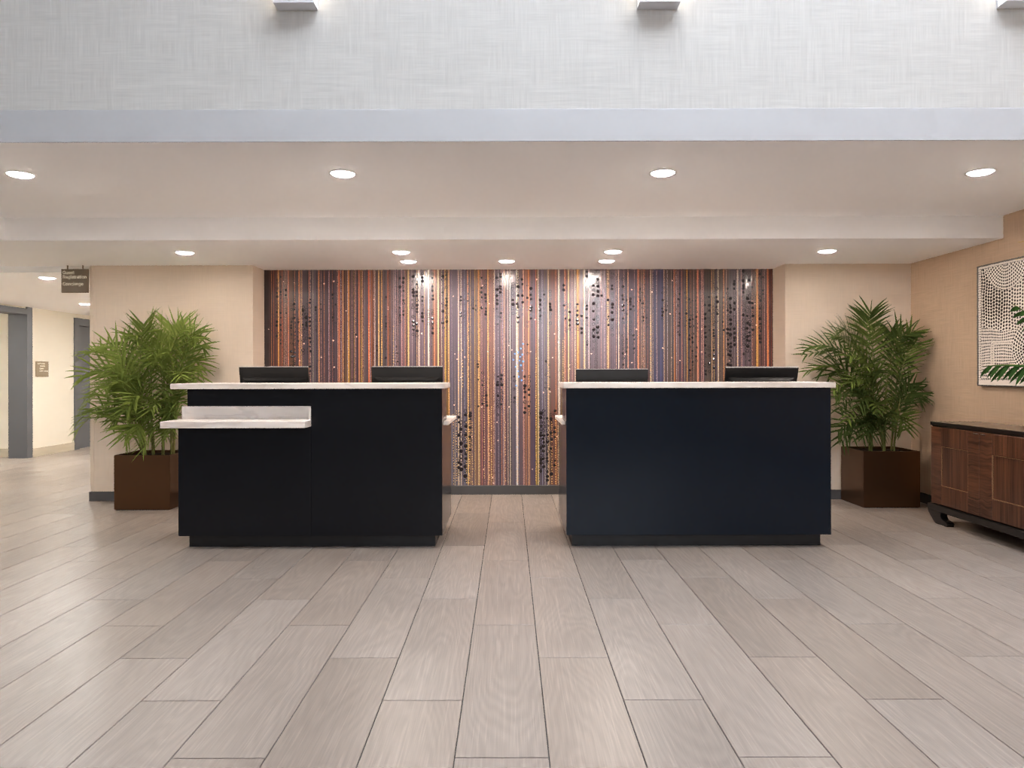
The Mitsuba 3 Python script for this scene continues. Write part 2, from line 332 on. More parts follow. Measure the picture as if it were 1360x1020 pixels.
# stripe centre, width, colour at the top, colour at the bottom
BK, PL1, PL2, GR, MV = (38, 28, 26), (92, 66, 74), (66, 46, 56), (112, 98, 108), (140, 112, 124)
OR, DO, GO, CR, RB, NV, OL, PK, LB, YE = (214, 128, 76), (150, 82, 50), (186, 138, 66), (236, 206, 168), (128, 66, 54), (72, 66, 104), (116, 96, 66), (196, 140, 128), (140, 140, 168), (216, 176, 40)
fields = [(350, 356, BK, BK), (356, 361, (78, 48, 42), (96, 62, 40)), (361, 366, RB, (110, 66, 50)), (366, 376, DO, (140, 84, 56)), (376, 384, (150, 92, 70), (120, 96, 104)), (384, 390, (140, 84, 50), (150, 100, 34)), (390, 396, PL1, (120, 84, 66)),
          (396, 409, (96, 80, 88), (104, 88, 96)), (409, 422, GR, (108, 96, 100)), (422, 437, PL1, (112, 84, 88)), (437, 450, (88, 66, 74), (100, 74, 84)), (450, 458, RB, (120, 74, 66)), (458, 465, (120, 80, 50), (170, 130, 36)), (465, 476, PL2, (72, 52, 62)),
          (476, 482, (120, 78, 52), (140, 110, 76)), (482, 489, (96, 76, 80), (110, 84, 76)), (489, 497, DO, (160, 84, 52)), (497, 502, (84, 66, 68), (90, 70, 66)), (502, 508, (120, 96, 76), (150, 124, 80)), (508, 514, (100, 84, 84), (110, 96, 88)), (514, 519, (150, 92, 66), (160, 96, 56)), (519, 531, GR, (104, 88, 100)),
          (531, 537, MV, (150, 76, 66)), (537, 542, (150, 110, 80), (140, 92, 76)), (542, 553, (140, 118, 126), (96, 78, 96)), (553, 566, (146, 124, 134), (104, 84, 104)), (566, 574, (160, 132, 134), (124, 92, 104)), (574, 585, (180, 120, 90), (170, 104, 56)), (585, 590, MV, (160, 112, 84)), (590, 597, (170, 124, 76), (200, 150, 56)),
          (597, 608, (116, 100, 116), (140, 138, 152)), (608, 613, (130, 116, 124), (160, 156, 160)), (613, 621, (96, 80, 96), (126, 120, 130)), (621, 630, (104, 84, 92), (130, 100, 92)), (630, 637, (130, 96, 66), (160, 112, 66)), (637, 648, (134, 88, 80), (140, 76, 72)), (648, 657, (180, 112, 80), (190, 110, 70)), (657, 667, (116, 92, 104), (84, 58, 78)),
          (667, 676, (150, 106, 104), (134, 80, 84)), (676, 685, (150, 128, 134), (116, 104, 110)), (685, 690, (130, 118, 130), (96, 110, 160)), (690, 696, (150, 112, 114), (130, 96, 100)), (696, 705, (170, 100, 70), (150, 100, 80)), (705, 713, (120, 84, 90), (92, 70, 100)), (713, 716, GO, YE), (716, 727, (116, 100, 112), (120, 112, 132)),
          (727, 731, OL, (160, 140, 96)), (731, 741, (150, 96, 76), (166, 112, 84)), (741, 745, (150, 130, 124), (180, 160, 140)), (745, 750, (110, 80, 88), (190, 150, 56)), (750, 757, (150, 88, 70), (170, 110, 76)), (757, 766, (170, 130, 124), (190, 130, 110)), (766, 771, (214, 138, 70), (196, 128, 60)), (771, 785, (170, 146, 150), (150, 124, 116)),
          (785, 806, (150, 124, 134), (124, 104, 112)), (806, 811, (170, 120, 90), (180, 120, 80)), (811, 822, (124, 98, 110), (110, 80, 96)), (822, 836, (100, 78, 90), (110, 80, 76)), (836, 847, (86, 66, 80), (100, 70, 82)), (847, 852, (150, 92, 64), (170, 104, 60)), (852, 864, (72, 48, 52), (120, 76, 46)), (864, 867, OL, (170, 160, 140)),
          (867, 883, NV, (86, 92, 146)), (883, 896, (96, 76, 72), (124, 100, 76)), (896, 900, DO, (190, 120, 50)), (900, 910, (92, 60, 70), (110, 78, 92)), (910, 917, (96, 68, 66), (120, 92, 84)), (917, 926, (96, 64, 46), (124, 76, 40)), (926, 930, (160, 96, 66), (180, 116, 84)), (930, 937, (98, 58, 62), (120, 76, 84)),
          (937, 947, (76, 56, 40), (104, 96, 80)), (947, 956, (94, 76, 82), (104, 92, 92)), (956, 970, (124, 92, 76), (140, 110, 80)), (970, 980, (116, 98, 106), (116, 92, 66)), (980, 992, (150, 122, 132), (104, 86, 98)), (992, 1000, (120, 100, 104), (96, 84, 90)), (1000, 1006, (150, 88, 60), (130, 80, 50)), (1006, 1010, OR, YE), (1010, 1020, (120, 70, 62), (130, 60, 52)), (1020, 1023, OR, OR), (1023, 1028, (104, 44, 38), (112, 46, 38))]
lines = [(359.5, .8, OR, OR), (362.5, .8, (170, 84, 50), OR), (369, 2.2, (240, 168, 86), (226, 150, 86)), (374, 1, (200, 96, 60), (190, 120, 90)), (382, 1.6, (226, 130, 76), (206, 132, 76)), (388.5, 1, BK, BK), (391, .8, OR, OR), (396.6, 1.9, (236, 150, 86), (240, 150, 90)), (401, .6, PK, PK), (409.6, 1, (196, 110, 66), (206, 140, 90)), (415, 1.4, (140, 128, 116), (176, 164, 140)), (422.8, 2, (230, 150, 90), (234, 176, 130)),
         (426, .7, PK, PK), (430, .7, OR, PK), (437, .8, PK, PK), (441, .7, DO, PK), (449.7, 2.4, (214, 120, 80), (230, 170, 130)), (454, .7, DO, GO), (457, .7, BK, BK), (462.4, 2, (226, 150, 76), (236, 200, 60)), (467, .7, PK, PK), (471, .6, (120, 80, 90), (120, 80, 90)), (476.4, 2.4, (196, 116, 80), (200, 150, 110)), (479.6, 1, GO, YE), (484, .8, (140, 120, 120), (150, 120, 100)), (489.4, 2.4, (214, 110, 66), (236, 130, 80)), (493, 1.2, DO, (210, 110, 60)), (497.6, 1.4, (190, 160, 140), (200, 180, 150)),
         (502.6, 2, (230, 190, 120), CR), (506.6, 1.4, (220, 160, 90), (226, 196, 120)), (511, .8, BK, BK), (515, 1.2, (190, 100, 66), (216, 130, 66)), (522.3, 1.8, (150, 128, 124), (210, 184, 150)), (528, .7, PK, PK), (533.4, 1, PK, (190, 80, 76)), (537.6, 1.2, (190, 130, 110), (200, 110, 96)), (542.2, 2.4, (240, 196, 128), (240, 200, 140)), (547, .8, (190, 160, 166), PL1), (551, .8, BK, NV), (556.2, 2.4, (236, 206, 190), (230, 190, 160)), (561, .7, MV, PK), (564.5, .8, MV, PK), (569, 2.6, (250, 240, 226), (226, 196, 176)), (572.5, .8, PL1, PL2), (577, 1.6, (226, 140, 100), (240, 150, 70)),
         (581.8, 2.6, (246, 214, 166), (240, 200, 120)), (586.6, .8, CR, PK), (591.2, 2, (210, 160, 86), (236, 190, 66)), (596, 1.8, (234, 176, 120), (236, 166, 90)), (600, .8, MV, LB), (604, .8, PL1, CR), (608.8, 2, (220, 190, 170), CR), (612.2, 1, CR, CR), (617, .7, LB, LB), (621.4, 2, (224, 160, 110), (230, 190, 120)), (627, .7, BK, PK), (630.6, 1.2, GO, (220, 170, 110)), (635.6, 2, (230, 160, 86), (236, 196, 140)), (640, .8, PK, (220, 120, 100)), (643.6, .8, RB, PK), (648.2, 2, (236, 170, 96), (240, 180, 140)), (652, .8, DO, GO), (656.8, 1, CR, PK),
         (662.6, .9, PL1, PL2), (666, .9, PK, OR), (669.8, 1.4, (230, 170, 140), (236, 180, 150)), (674.6, 1, (220, 190, 180), CR), (677.6, 1.3, (230, 210, 196), (220, 200, 170)), (683, .8, PL1, NV), (686.7, 2.8, (250, 236, 216), (236, 236, 236)), (691, .7, PL1, PL1), (695.2, 1.3, (226, 160, 130), PK), (698.6, 1, DO, OR), (702.4, 2.2, (226, 140, 80), (206, 150, 110)), (707, .7, BK, PL1), (712, 1.3, (190, 96, 66), YE), (715.2, 1.4, (220, 196, 180), (230, 210, 170)), (720.4, 1.3, (150, 140, 150), LB), (724, 1, OL, (196, 186, 180)), (728.2, 1.6, (190, 166, 130), (226, 206, 170)), (734, .7, RB, RB), (738.6, 1, OR, OR), (742.8, 2.2, (244, 226, 206), (246, 230, 206)),
         (748, 1.2, PL1, YE), (751.4, 1, (206, 100, 76), PK), (755.6, 2, (240, 206, 150), (236, 206, 166)), (760.5, 1, PK, PK), (764.4, 1, CR, CR), (768, 2.8, (250, 176, 84), (230, 150, 80)), (773, .7, (120, 100, 110), PL1), (777, 2, (226, 214, 196), (206, 196, 150)), (783, 1.2, (230, 196, 190), (230, 200, 180)), (792.4, .8, BK, BK), (795.6, 1, GR, OL), (799, .7, PK, PK), (803.6, .9, (200, 170, 180), (200, 160, 150)), (808.2, 2.6, (240, 186, 140), (236, 180, 120)), (813, .7, PL2, PL2), (817, .6, MV, MV), (822.4, 1.8, (240, 200, 176), (240, 210, 186)), (828, .7, PL2, GO), (835, 1.9, (220, 160, 120), (206, 130, 96)), (839.6, .7, PL2, PL2), (843.6, .8, PK, PK),
         (848.4, 2.4, (226, 140, 100), (230, 150, 86)), (853, .6, BK, GO), (857, .8, OR, GO), (861, .8, RB, OR), (865.2, 1.8, (200, 170, 150), (236, 230, 210)), (868, 1, (170, 130, 116), CR), (873.6, .9, (150, 110, 104), (190, 180, 180)), (878.6, 1.6, (66, 60, 96), (70, 90, 160)), (883, 1.3, (200, 160, 130), (220, 190, 150)), (888, .9, OL, OL), (892.6, 1, (150, 120, 100), CR), (896.4, 1.3, (214, 130, 90), (230, 150, 60)), (901.5, .9, PK, PK), (906.6, 1.3, (180, 110, 90), PK), (910.4, 1, OL, CR), (913.6, 1.8, (200, 140, 50), (150, 110, 90)), (918.4, .8, DO, DO), (922.6, .8, PK, OL), (927.9, 2.2, (226, 140, 100), (230, 160, 120)),
         (932.6, .9, PK, PK), (935.4, .9, (190, 130, 120), GR), (941, .8, BK, OL), (946.7, 1.5, (206, 150, 96), (214, 180, 130)), (950.4, .7, BK, BK), (955, 2, (210, 190, 160), (236, 216, 196)), (959, .8, OL, OL), (962.6, 1.6, (226, 150, 90), (200, 140, 90)), (966, 1.1, (214, 160, 140), OL), (972, .7, BK, BK), (976.6, .7, MV, OL), (981, 2, (240, 206, 186), (226, 190, 170)), (987.6, .8, MV, MV), (992, 1, BK, BK), (996, .9, MV, MV), (1000.4, .9, (190, 130, 110), PK), (1007.4, 2, (246, 166, 90), (214, 190, 60)), (1013.2, 1, BK, BK), (1016.8, .8, PK, RB), (1021.2, 2.2, (240, 140, 80), (230, 130, 80)), (1026, .7, DO, (190, 80, 60))]
rng = np.random.default_rng(11)
V, F, C = [], [], []
def stripe(x0, x1, top, bot, lift, jitter=0.0, grey=0.0, tone=1.0):
    nz = 9
    i0 = len(V)
    for k in range(nz):
        t = k / (nz - 1)
        s = min(max((t - 0.25) / 0.6, 0), 1)
        c = np.array(top) * (1 - s) + np.array(bot) * s
        c = c * (1 - grey) + np.array([106, 85, 94]) * grey
        c = np.array(srgb(*[min(250, max(11, v)) for v in c])) * (1 + jitter) * tone
        z = MZ1 + (MZ0 - MZ1) * t
        for x in (x0, x1):
            V.append([x, Y_MURAL - lift, z]); C.append(c)
    for k in range(nz - 1):
        a = i0 + 2 * k
        F.append([a, a + 2, a + 3]); F.append([a, a + 3, a + 1])
for a, b, top, bot in fields:
    x = a
    while x < b - 0.01:                       # each field is itself made of narrow bands of slightly different ink
        w = min(rng.uniform(0.7, 2.3), b - x)
        stripe(mx(x), mx(x + w), top, bot, 0.0, rng.uniform(-0.17, 0.15), 0.40, 0.57)
        x += w
lift = 0.0
for px, w, top, bot in lines:
    stripe(mx(px - w * .40), mx(px + w * .40), top, bot, 0.0006, rng.uniform(-0.05, 0.05), 0.14, 0.84)
for _ in range(130):
    px = rng.uniform(357, 1027)
    dark = rng.random() < 0.55
    c = (44, 32, 36) if dark else [(200, 150, 130), (196, 150, 90), (170, 150, 160)][rng.integers(3)]
    stripe(mx(px - .25), mx(px + .25), c, c, 0.0003)
scene['mat_mural_print'] = {'type': 'twosided', 'bsdf': {'type': 'principled', 'base_color': {'type': 'mesh_attribute', 'name': 'vertex_color'}, 'roughness': 0.27, 'specular': 0.65}}
mural = thing('mural', 'wide glossy mural of vertical stripes in orange, plum and gold with hanging bead patterns', 'mural')
put('panel', box(X_L + 0.001, X_R - 0.001, Y_MURAL + 0.0005, Y_MURAL + 0.011, MZ0 + 0.001, MZ1 - 0.001), 'mat_baseboard', mural)
m = trimesh.Trimesh(np.array(V), np.array(F), process=False)
put('print', m, 'mat_mural_print', mural, color=np.array(C))

def ring_mesh(x, z, r, solid, lift, n=12):
    w = np.arange(n) * 2 * math.pi / n
    ro = np.stack([x + r * np.cos(w), np.full(n, Y_MURAL - lift), z + r * np.sin(w)], 1)
    if solid:
        v = np.vstack([ro, [[x, Y_MURAL - lift - r * 0.35, z]]])
        f = [[k, (k + 1) % n, n] for k in range(n)]
    else:
        ri = np.stack([x + r * .66 * np.cos(w), np.full(n, Y_MURAL - lift), z + r * .66 * np.sin(w)], 1)
        v = np.vstack([ro, ri])
        f = []
        for k in range(n):
            j = (k + 1) % n
            f += [[k, j, n + j], [k, n + j, n + k]]
    return v, np.array(f)
def gather(items):
    vs, fs, at = [], [], 0
    for v, f in items:
        vs.append(v); fs.append(f + at); at += len(v)
    return trimesh.Trimesh(np.vstack(vs), np.vstack(fs), process=False)

# bead columns: x, first y, last y, size (pixels of the photograph), share of beads present
columns = [(367, 372, 452, 1.1, .9), (372, 368, 460, 1.0, .9), (379, 380, 420, 1.0, .7), (386, 400, 486, 1.2, .9), (390, 398, 500, 1.1, .9), (395, 408, 470, 1.0, .7), (402, 408, 470, 1.4, .9), (406.5, 405, 450, 1.4, .95), (411, 398, 500, 1.1, .9), (419, 408, 450, 1.1, .6), (425, 400, 440, 1.0, .5), (441, 385, 440, 1.0, .6), (445, 390, 450, 1.0, .5),
           (472, 390, 470, .9, .4), (500, 440, 486, .9, .5), (512, 395, 478, 1.0, .7), (530.5, 370, 432, 1.4, .85), (535.5, 370, 420, 1.3, .95), (527, 460, 500, .9, .6), (548.5, 368, 445, 1.4, .95), (553.5, 366, 450, 1.3, .95), (561, 364, 430, 1.3, .9), (569, 412, 440, 1.2, .7), (574.5, 365, 445, 1.2, .9), (588.5, 362, 440, 1.3, .9), (592.8, 362, 430, 1.2, .9),
           (612, 395, 430, 1.1, .8), (616.5, 398, 425, 1.2, .8), (621.5, 360, 420, .9, .5), (628.5, 385, 425, 1.2, .8), (632, 400, 420, 1.0, .7), (639.5, 370, 415, 1.1, .8), (645, 374, 425, 1.2, .9), (660.5, 365, 435, 1.3, .95), (665, 365, 430, 1.2, .9), (681.5, 378, 420, 1.4, .95), (688, 362, 430, 1.3, .95), (694, 372, 425, 1.2, .85),
           (701, 380, 480, 1.0, .5), (705.5, 384, 425, 1.4, .95), (718, 388, 428, 1.3, .9), (723, 388, 420, 1.1, .8), (731.5, 388, 432, 1.3, .95), (749.5, 380, 430, 1.2, .85), (752, 404, 440, 1.1, .8), (757, 405, 440, 1.1, .8), (767.5, 405, 440, 1.3, .95), (773, 420, 445, 1.3, .9), (780, 362, 460, 1.2, .85), (789, 364, 470, 1.4, .9), (794.5, 362, 450, 1.4, .95), (800, 366, 410, 1.1, .5), (808.5, 362, 445, 1.2, .8), (814, 365, 450, 1.4, .9),
           (828, 372, 500, 1.2, .75), (833, 400, 470, 1.1, .6), (838, 392, 460, 1.2, .8), (842.5, 396, 470, 1.1, .7), (851, 385, 405, 1.2, .95), (855, 390, 430, 1.0, .6), (860, 395, 440, .9, .5), (881, 384, 430, 1.1, .9), (886, 384, 420, 1.0, .7), (903, 385, 450, 1.1, .8), (912, 390, 440, 1.0, .8), (917, 392, 500, 1.2, .85), (921, 400, 500, 1.1, .8), (926, 390, 480, 1.0, .8), (938, 392, 500, 1.2, .9), (943, 396, 500, 1.2, .7), (949, 390, 490, 1.2, .9), (953.5, 385, 430, 1.4, .8), (962, 385, 450, 1.0, .7),
           (968, 385, 500, 1.3, .9), (971.5, 398, 500, 1.4, .95), (977, 375, 460, 1.3, .9), (989, 362, 475, 1.5, .95), (994, 365, 470, 1.4, .95), (997, 362, 480, 1.3, .8), (1001, 362, 460, 1.2, .9), (1011, 362, 460, 1.4, .95), (1015, 370, 420, 1.1, .7),
           (609, 548, 640, 1.4, .8), (612, 560, 625, 1.7, .9), (618, 545, 640, 1.6, .95), (624, 548, 600, 1.4, .9), (641, 495, 540, 1.1, .7), (646, 498, 545, 1.1, .7), (661, 500, 555, 1.3, .8), (666, 498, 545, 1.3, .85), (683, 500, 535, 1.2, .8), (697, 500, 550, 1.4, .9), (703, 495, 552, 1.3, .9), (718.5, 548, 625, 1.6, .95), (722, 545, 620, 1.5, .9), (727, 555, 640, 1.5, .95), (732, 550, 630, 1.4, .9), (737, 545, 620, 1.2, .8), (635, 480, 545, 1.0, .4), (725, 480, 520, 1.0, .7), (730, 480, 520, 1.0, .6)]
scene['mat_bead_dark'] = {'type': 'twosided', 'bsdf': {'type': 'principled', 'base_color': {'type': 'rgb', 'value': srgb(30, 22, 26)}, 'roughness': 0.12, 'specular': 0.6}}
dark = []
for px, y0, y1, r, share in columns:
    y = y0
    while y < y1:
        if rng.random() < share:
            rr = r * rng.uniform(0.75, 1.15)
            dark.append(ring_mesh(mx(px + rng.uniform(-.5, .5)), mz(y), rr * 0.0116, rng.random() < 0.42, 0.0011))
        y += rng.uniform(3.4, 7.0)
put('ring_pattern', gather(dark), 'mat_bead_dark', mural, kind='stuff', label='columns of small dark rings and dots')
# pale gold beads on the bright stripes, mostly low on the panel
pale = []
for px, y0, y1, step, r in [(503, 440, 500, 3.2, .8), (506.6, 420, 500, 3.2, .9), (462.4, 440, 520, 3.0, .8), (489.4, 430, 500, 3.6, .8), (522, 430, 500, 3.4, .8), (581.8, 430, 510, 3.0, .9), (596, 440, 560, 3.4, .8), (602, 550, 642, 3.3, .9), (606, 545, 642, 3.3, .9), (619, 560, 642, 3.0, .9), (623, 555, 642, 3.0, 1.0), (627, 560, 642, 3.2, .9), (609, 450, 530, 3.6, .9), (614, 465, 515, 4.2, 1.0), (622, 430, 540, 3.2, .9), (636, 440, 560, 3.4, .9), (648.2, 430, 560, 3.3, .8), (649.5, 545, 640, 3.1, 1.0), (652.5, 540, 640, 3.1, .9), (643, 500, 640, 3.4, .8), (670, 420, 560, 3.4, .7), (671, 560, 640, 3.6, .8), (686.7, 400, 640, 2.6, .9), (712, 470, 640, 3.0, 1.0), (716, 520, 640, 3.6, .8), (728, 430, 540, 3.2, .8), (733, 560, 642, 3.2, 1.0), (738, 555, 642, 3.1, 1.0), (741, 565, 642, 3.1, .9), (748, 450, 560, 3.0, .8), (755.6, 420, 520, 3.2, .8), (777, 440, 510, 3.2, .8), (808, 400, 510, 3.4, .8), (865, 420, 510, 2.8, .9), (955, 440, 510, 3.2, .8), (981, 430, 510, 3.2, .8)]:
    y = y0
    while y < y1:
        if rng.random() < .9:
            pale.append(ring_mesh(mx(px + rng.uniform(-.35, .35)), mz(y), r * 0.0058 * rng.uniform(.8, 1.2), True, 0.0012, 8))
        y += step * rng.uniform(.85, 1.15)
material('mat_bead_gold', srgb(236, 186, 118), 0.3, 0.5)
put('gold_bead_pattern', gather(pale), 'mat_bead_gold', mural, kind='stuff', label='strings of pale gold dots')
stars = []
def star(px, py, r):
    x, z = mx(px), mz(py)
    n = 16
    w = np.arange(n) * 2 * math.pi / n
    rr = np.where(np.arange(n) % 4 == 0, r * 1.35, r * .85) * 0.0070
    v = np.stack([x + rr * np.cos(w), np.full(n, Y_MURAL - .0016), z + rr * np.sin(w)], 1)
    v = np.vstack([v, [[x, Y_MURAL - .0018, z]]])
    stars.append((v, np.array([[k, (k + 1) % n, n] for k in range(n)])))
for px, py in [(356, 437), (403, 456), (400, 445), (376, 374), (390, 376), (430, 377), (443, 374), (442, 452), (426, 474), (443, 487), (450, 472), (473, 447), (496, 398), (515, 411), (515, 408), (459, 413), (397, 478), (560, 443), (562, 421), (602, 394), (641, 380), (650, 404), (676, 459), (705, 467), (711, 425), (737, 444), (742, 455), (734, 475), (757, 485), (786, 470), (800, 408), (840, 386), (846, 438), (831, 471), (840, 482), (867, 389), (894, 374), (891, 418), (881, 463), (893, 475), (904, 479), (933, 438), (933, 468), (713, 372), (648, 467), (669, 474), (640, 540), (660, 560), (676, 540), (661, 584), (642, 622), (707, 622), (666, 498), (652, 597), (680, 465), (626, 579), (740, 579), (748, 526), (722, 521), (731, 520), (757, 490), (603, 537), (1006, 433), (1004, 405), (970, 480), (612, 501), (607, 477), (617, 474), (604, 470), (655, 640), (654, 633)]:
    star(px, py, rng.uniform(.8, 1.25))
material('mat_star', srgb(255, 214, 200), 0.3, 0.5)
put('sparkle_pattern', gather(stars), 'mat_star', mural, kind='stuff', label='small pinkish white sparkles')
stars = []
for px, py in [(684, 470), (688, 468), (692, 463), (694, 471), (690, 479), (685, 487), (692, 485), (688, 493), (694, 492), (682, 478), (695, 480), (687, 482), (691, 474), (695, 457), (689, 500), (686, 512), (693, 505)]:
    star(px, py, rng.uniform(.9, 1.5))
material('mat_star_blue', srgb(110, 180, 250), 0.3, 0.5)
put('blue_sparkle_pattern', gather(stars), 'mat_star_blue', mural, kind='stuff', label='cluster of bright blue sparkles')

# ------------------------------------------------------------------ reception desks
YF = 5.053                                   # plane of the black fronts
LX0, LX1, RX0, RX1 = -2.341, -0.474, 0.404, 2.276
XN = -1.4005                                 # edge of the low shelf on the left desk
def desk_common(root, x0, x1, tx0, tx1, inner):
    put('counter_top', box(x0 - 0.022 - (0.02 if x0 < -1 else 0), x1 + 0.022, YF - 0.032, 5.48, 1.1365, 1.1755, 0.003), 'mat_stone', root, label='pale marble transaction top')
    put('toe_kick', box(tx0, tx1, 5.147, 5.80, 0, 0.0975), 'mat_toe', root)
    put('rear_cabinet', box(x0 + 0.001, x1 - 0.001, 5.4405, 5.838, 0.097, 0.872, 0.002), 'mat_lacquer', root)
    wx0, wx1 = (x0 - 0.0, x1 + 0.041) if inner > 0 else (x0 - 0.028, x1)
    put('work_surface', box(wx0, wx1, 5.4405, 5.871, 0.8722, 0.899, 0.003), 'mat_stone', root, label='pale marble work surface behind the desk front')
    sx0, sx1 = (x1, x1 + 0.041) if inner > 0 else (x0 - 0.028, x0)
    put('work_surface_end', box(sx0 + (0.0005 if inner > 0 else 0), sx1 - (0 if inner > 0 else 0.0005), 5.13, 5.44, 0.8722, 0.899, 0.003), 'mat_stone', root)

d1 = thing('reception_desk', 'black reception desk with a low marble shelf, beside the potted palm on the left', 'reception desk', 'pair of dark reception desks')
put('front_panel', box(XN + 0.0008, LX1, YF, 5.44, 0.097, 1.1365, 0.0015), 'mat_lacquer', d1)
put('low_panel', box(LX0, XN, YF + 0.0004, 5.44, 0.097, 0.870, 0.0015), 'mat_lacquer', d1)
put('recess_panel', box(LX0 + 0.004, XN, 5.193, 5.44, 0.870, 1.1365), 'mat_lacquer', d1)
put('shelf', box(-2.392, XN, 4.892, 5.193, 0.8705, 0.917, 0.003), 'mat_stone', d1, label='low marble shelf projecting from the front')
put('backsplash', join(box(-2.370, XN, 5.175, 5.1925, 0.9172, 1.0095, 0.0015), box(XN - 0.016, XN, YF - 0.004, 5.1745, 0.9172, 1.0095, 0.0015)), 'mat_stone', d1, label='upright marble edge behind the low shelf')
desk_common(d1, LX0, LX1, -2.305, -0.534, 1)
d2 = thing('reception_desk', 'plain navy black reception desk with an unbroken front, beside the potted palm on the right', 'reception desk', 'pair of dark reception desks')
put('front_panel', box(RX0, RX1, YF, 5.44, 0.097, 1.1365, 0.0015), 'mat_lacquer_navy', d2)
desk_common(d2, RX0, RX1, 0.450, 2.240, -1)

# ------------------------------------------------------------------ monitors
def monitor(x, y, ztop, w, tilt, yaw, label):
    k = thing('monitor', label, 'monitor', 'monitors on the reception desks')
    h = 0.335
    M = trimesh.transformations.translation_matrix([x, y, ztop]) @ trimesh.transformations.rotation_matrix(math.radians(yaw), [0, 0, 1]) @ trimesh.transformations.rotation_matrix(math.radians(tilt), [1, 0, 0])
    def part(name, ms, mat, label=None):
        ms.apply_transform(M)
        put(name, ms, mat, k, label=label)
    part('housing', box(-w / 2, w / 2, -0.012, 0.012, -h, -0.0035, 0.003), 'mat_black_plastic')
    part('top_edge', box(-w / 2 + .001, w / 2 - .001, -0.010, 0.013, -0.0034, 0, 0.001), 'mat_silver_plastic', 'thin silver top edge')
    pts = []
    for xx, zz, yy in [(w * .46, -.085, -.012), (w * .46, -h + .02, -.012), (w * .40, -.105, -.030), (w * .40, -h + .04, -.030)]:
        pts += [[xx, yy, zz], [-xx, yy, zz]]
    part('rear_cover', trimesh.convex.convex_hull(np.array(pts)), 'mat_black_plastic')
    part('screen', box(-w / 2 + .012, w / 2 - .012, 0.0121, 0.0135, -h + .016, -.014), 'mat_screen')
    part('vent', box(-.045, .045, -0.0315, -0.0300, -.118, -.108), 'mat_screen')
    c, s = math.cos(math.radians(tilt)), math.sin(math.radians(tilt))
    ny = y + 0.20 * s - 0.035
    R = trimesh.transformations.translation_matrix([x, ny, 0.899]) @ trimesh.transformations.rotation_matrix(math.radians(yaw), [0, 0, 1])
    neck = box(-.03, .03, -.022, .012, 0.012, ztop - .16 - .899, .003); neck.apply_transform(R)
    put('neck', neck, 'mat_black_plastic', k)
    base = box(-.11, .11, -.075, .085, 0.0003, 0.013, .005); base.apply_transform(R)
    put('base', base, 'mat_black_plastic', k)
monitor(-1.853, 5.63, 1.300, 0.547, 12, -1, 'black monitor seen from behind, above the low marble shelf')
monitor(-0.803, 5.63, 1.300, 0.560, 9, 0, 'black monitor seen from behind, at the aisle end of the desk with the shelf')
monitor(0.812, 5.63, 1.276, 0.565, 6, 0, 'black monitor seen from behind, at the aisle end of the plain desk')
monitor(1.995, 5.63, 1.288, 0.572, 20, 0, 'black monitor seen from behind, beside the right potted palm')

# ------------------------------------------------------------------ lamps
def lathe(profile, n=28):
    P = np.array(profile, float)
    w = np.arange(n) * 2 * math.pi / n
    V = np.concatenate([np.stack([r * np.cos(w), r * np.sin(w), np.full(n, z)], 1) for r, z in P])
    F = []
    for i in range(len(P) - 1):
        for k in range(n):
            j = (k + 1) % n
            F += [[i * n + k, (i + 1) * n + j, i * n + j], [i * n + k, (i + 1) * n + k, (i + 1) * n + j]]
    return trimesh.Trimesh(V, F, process=False)
ring = lathe([(0.088, 0), (0.087, -0.004), (0.080, -0.006), (0.074, -0.005), (0.073, -0.001)])
lens = lathe([(0.001, -0.0200), (0.04, -0.0185), (0.060, -0.0135), (0.070, -0.0075), (0.073, -0.0020)])
lens.faces = lens.faces[:, ::-1] if lens.face_normals[:, 2].mean() > 0 else lens.faces
RING = mikit.ply(ring, 'mat_trim_white', smooth=40)
def downlight(x, y, z, label, power=None, tint=None, group='recessed downlights'):
    k = thing('downlight', label, 'ceiling light', group)
    power = LAMP if power is None else power
    tint = LAMP_TINT if tint is None else tint
    scene[k + '__trim_ring'] = {**RING, 'to_world': T().translate([x, y, z])}
    scene[k + '__lens'] = {**mikit.ply(lens, 'mat_trim_white'), 'to_world': T().translate([x, y, z]),
                           'emitter': {'type': 'area', 'radiance': {'type': 'rgb', 'value': [power * c for c in tint]}}}
for x, w in ((-3.05, 'leftmost'), (-1.035, 'second from the left'), (0.9645, 'third from the left'), (2.95, 'rightmost')):
    downlight(x, 4.465, Z_MID, f'recessed downlight, {w} of the four in the raised ceiling panel')
downlight(-2.846, 6.28, Z_LOW, 'round recessed downlight over the left potted palm, left end of the row before the mural')
downlight(-0.946, 6.28, Z_LOW, 'round recessed downlight, front one of the pair left of centre before the mural')
downlight(0.917, 6.28, Z_LOW, 'round recessed downlight, front one of the pair right of centre before the mural')
downlight(2.800, 6.28, Z_LOW, 'round recessed downlight, right end of the row before the mural near the tan wall')
downlight(-0.953, 6.80, Z_LOW, 'round recessed downlight, rear one of the pair left of centre, close to the mural')
downlight(-0.020, 6.80, Z_LOW, 'single round recessed downlight at the centre close to the mural')
downlight(0.930, 6.80, Z_LOW, 'round recessed downlight, rear one of the pair right of centre, close to the mural')
downlight(-4.82, 7.46, 2.258, 'round recessed downlight left of the hanging brown sign', HALL_LAMP, HALL_TINT)
downlight(-6.05, 10.2, 2.258, 'small far downlight just under the hanging brown sign', HALL_LAMP, HALL_TINT)
downlight(-5.0, 10.2, 2.258, 'downlight of the hallway behind the beige wall', HALL_LAMP, HALL_TINT)
downlight(-5.6, 12.9, 2.258, 'downlight at the end of the hallway behind the beige wall', HALL_LAMP, HALL_TINT)
downlight(-8.5, 9.7, 2.258, 'downlight of the room behind the grey portal', HALL_LAMP, HALL_TINT)
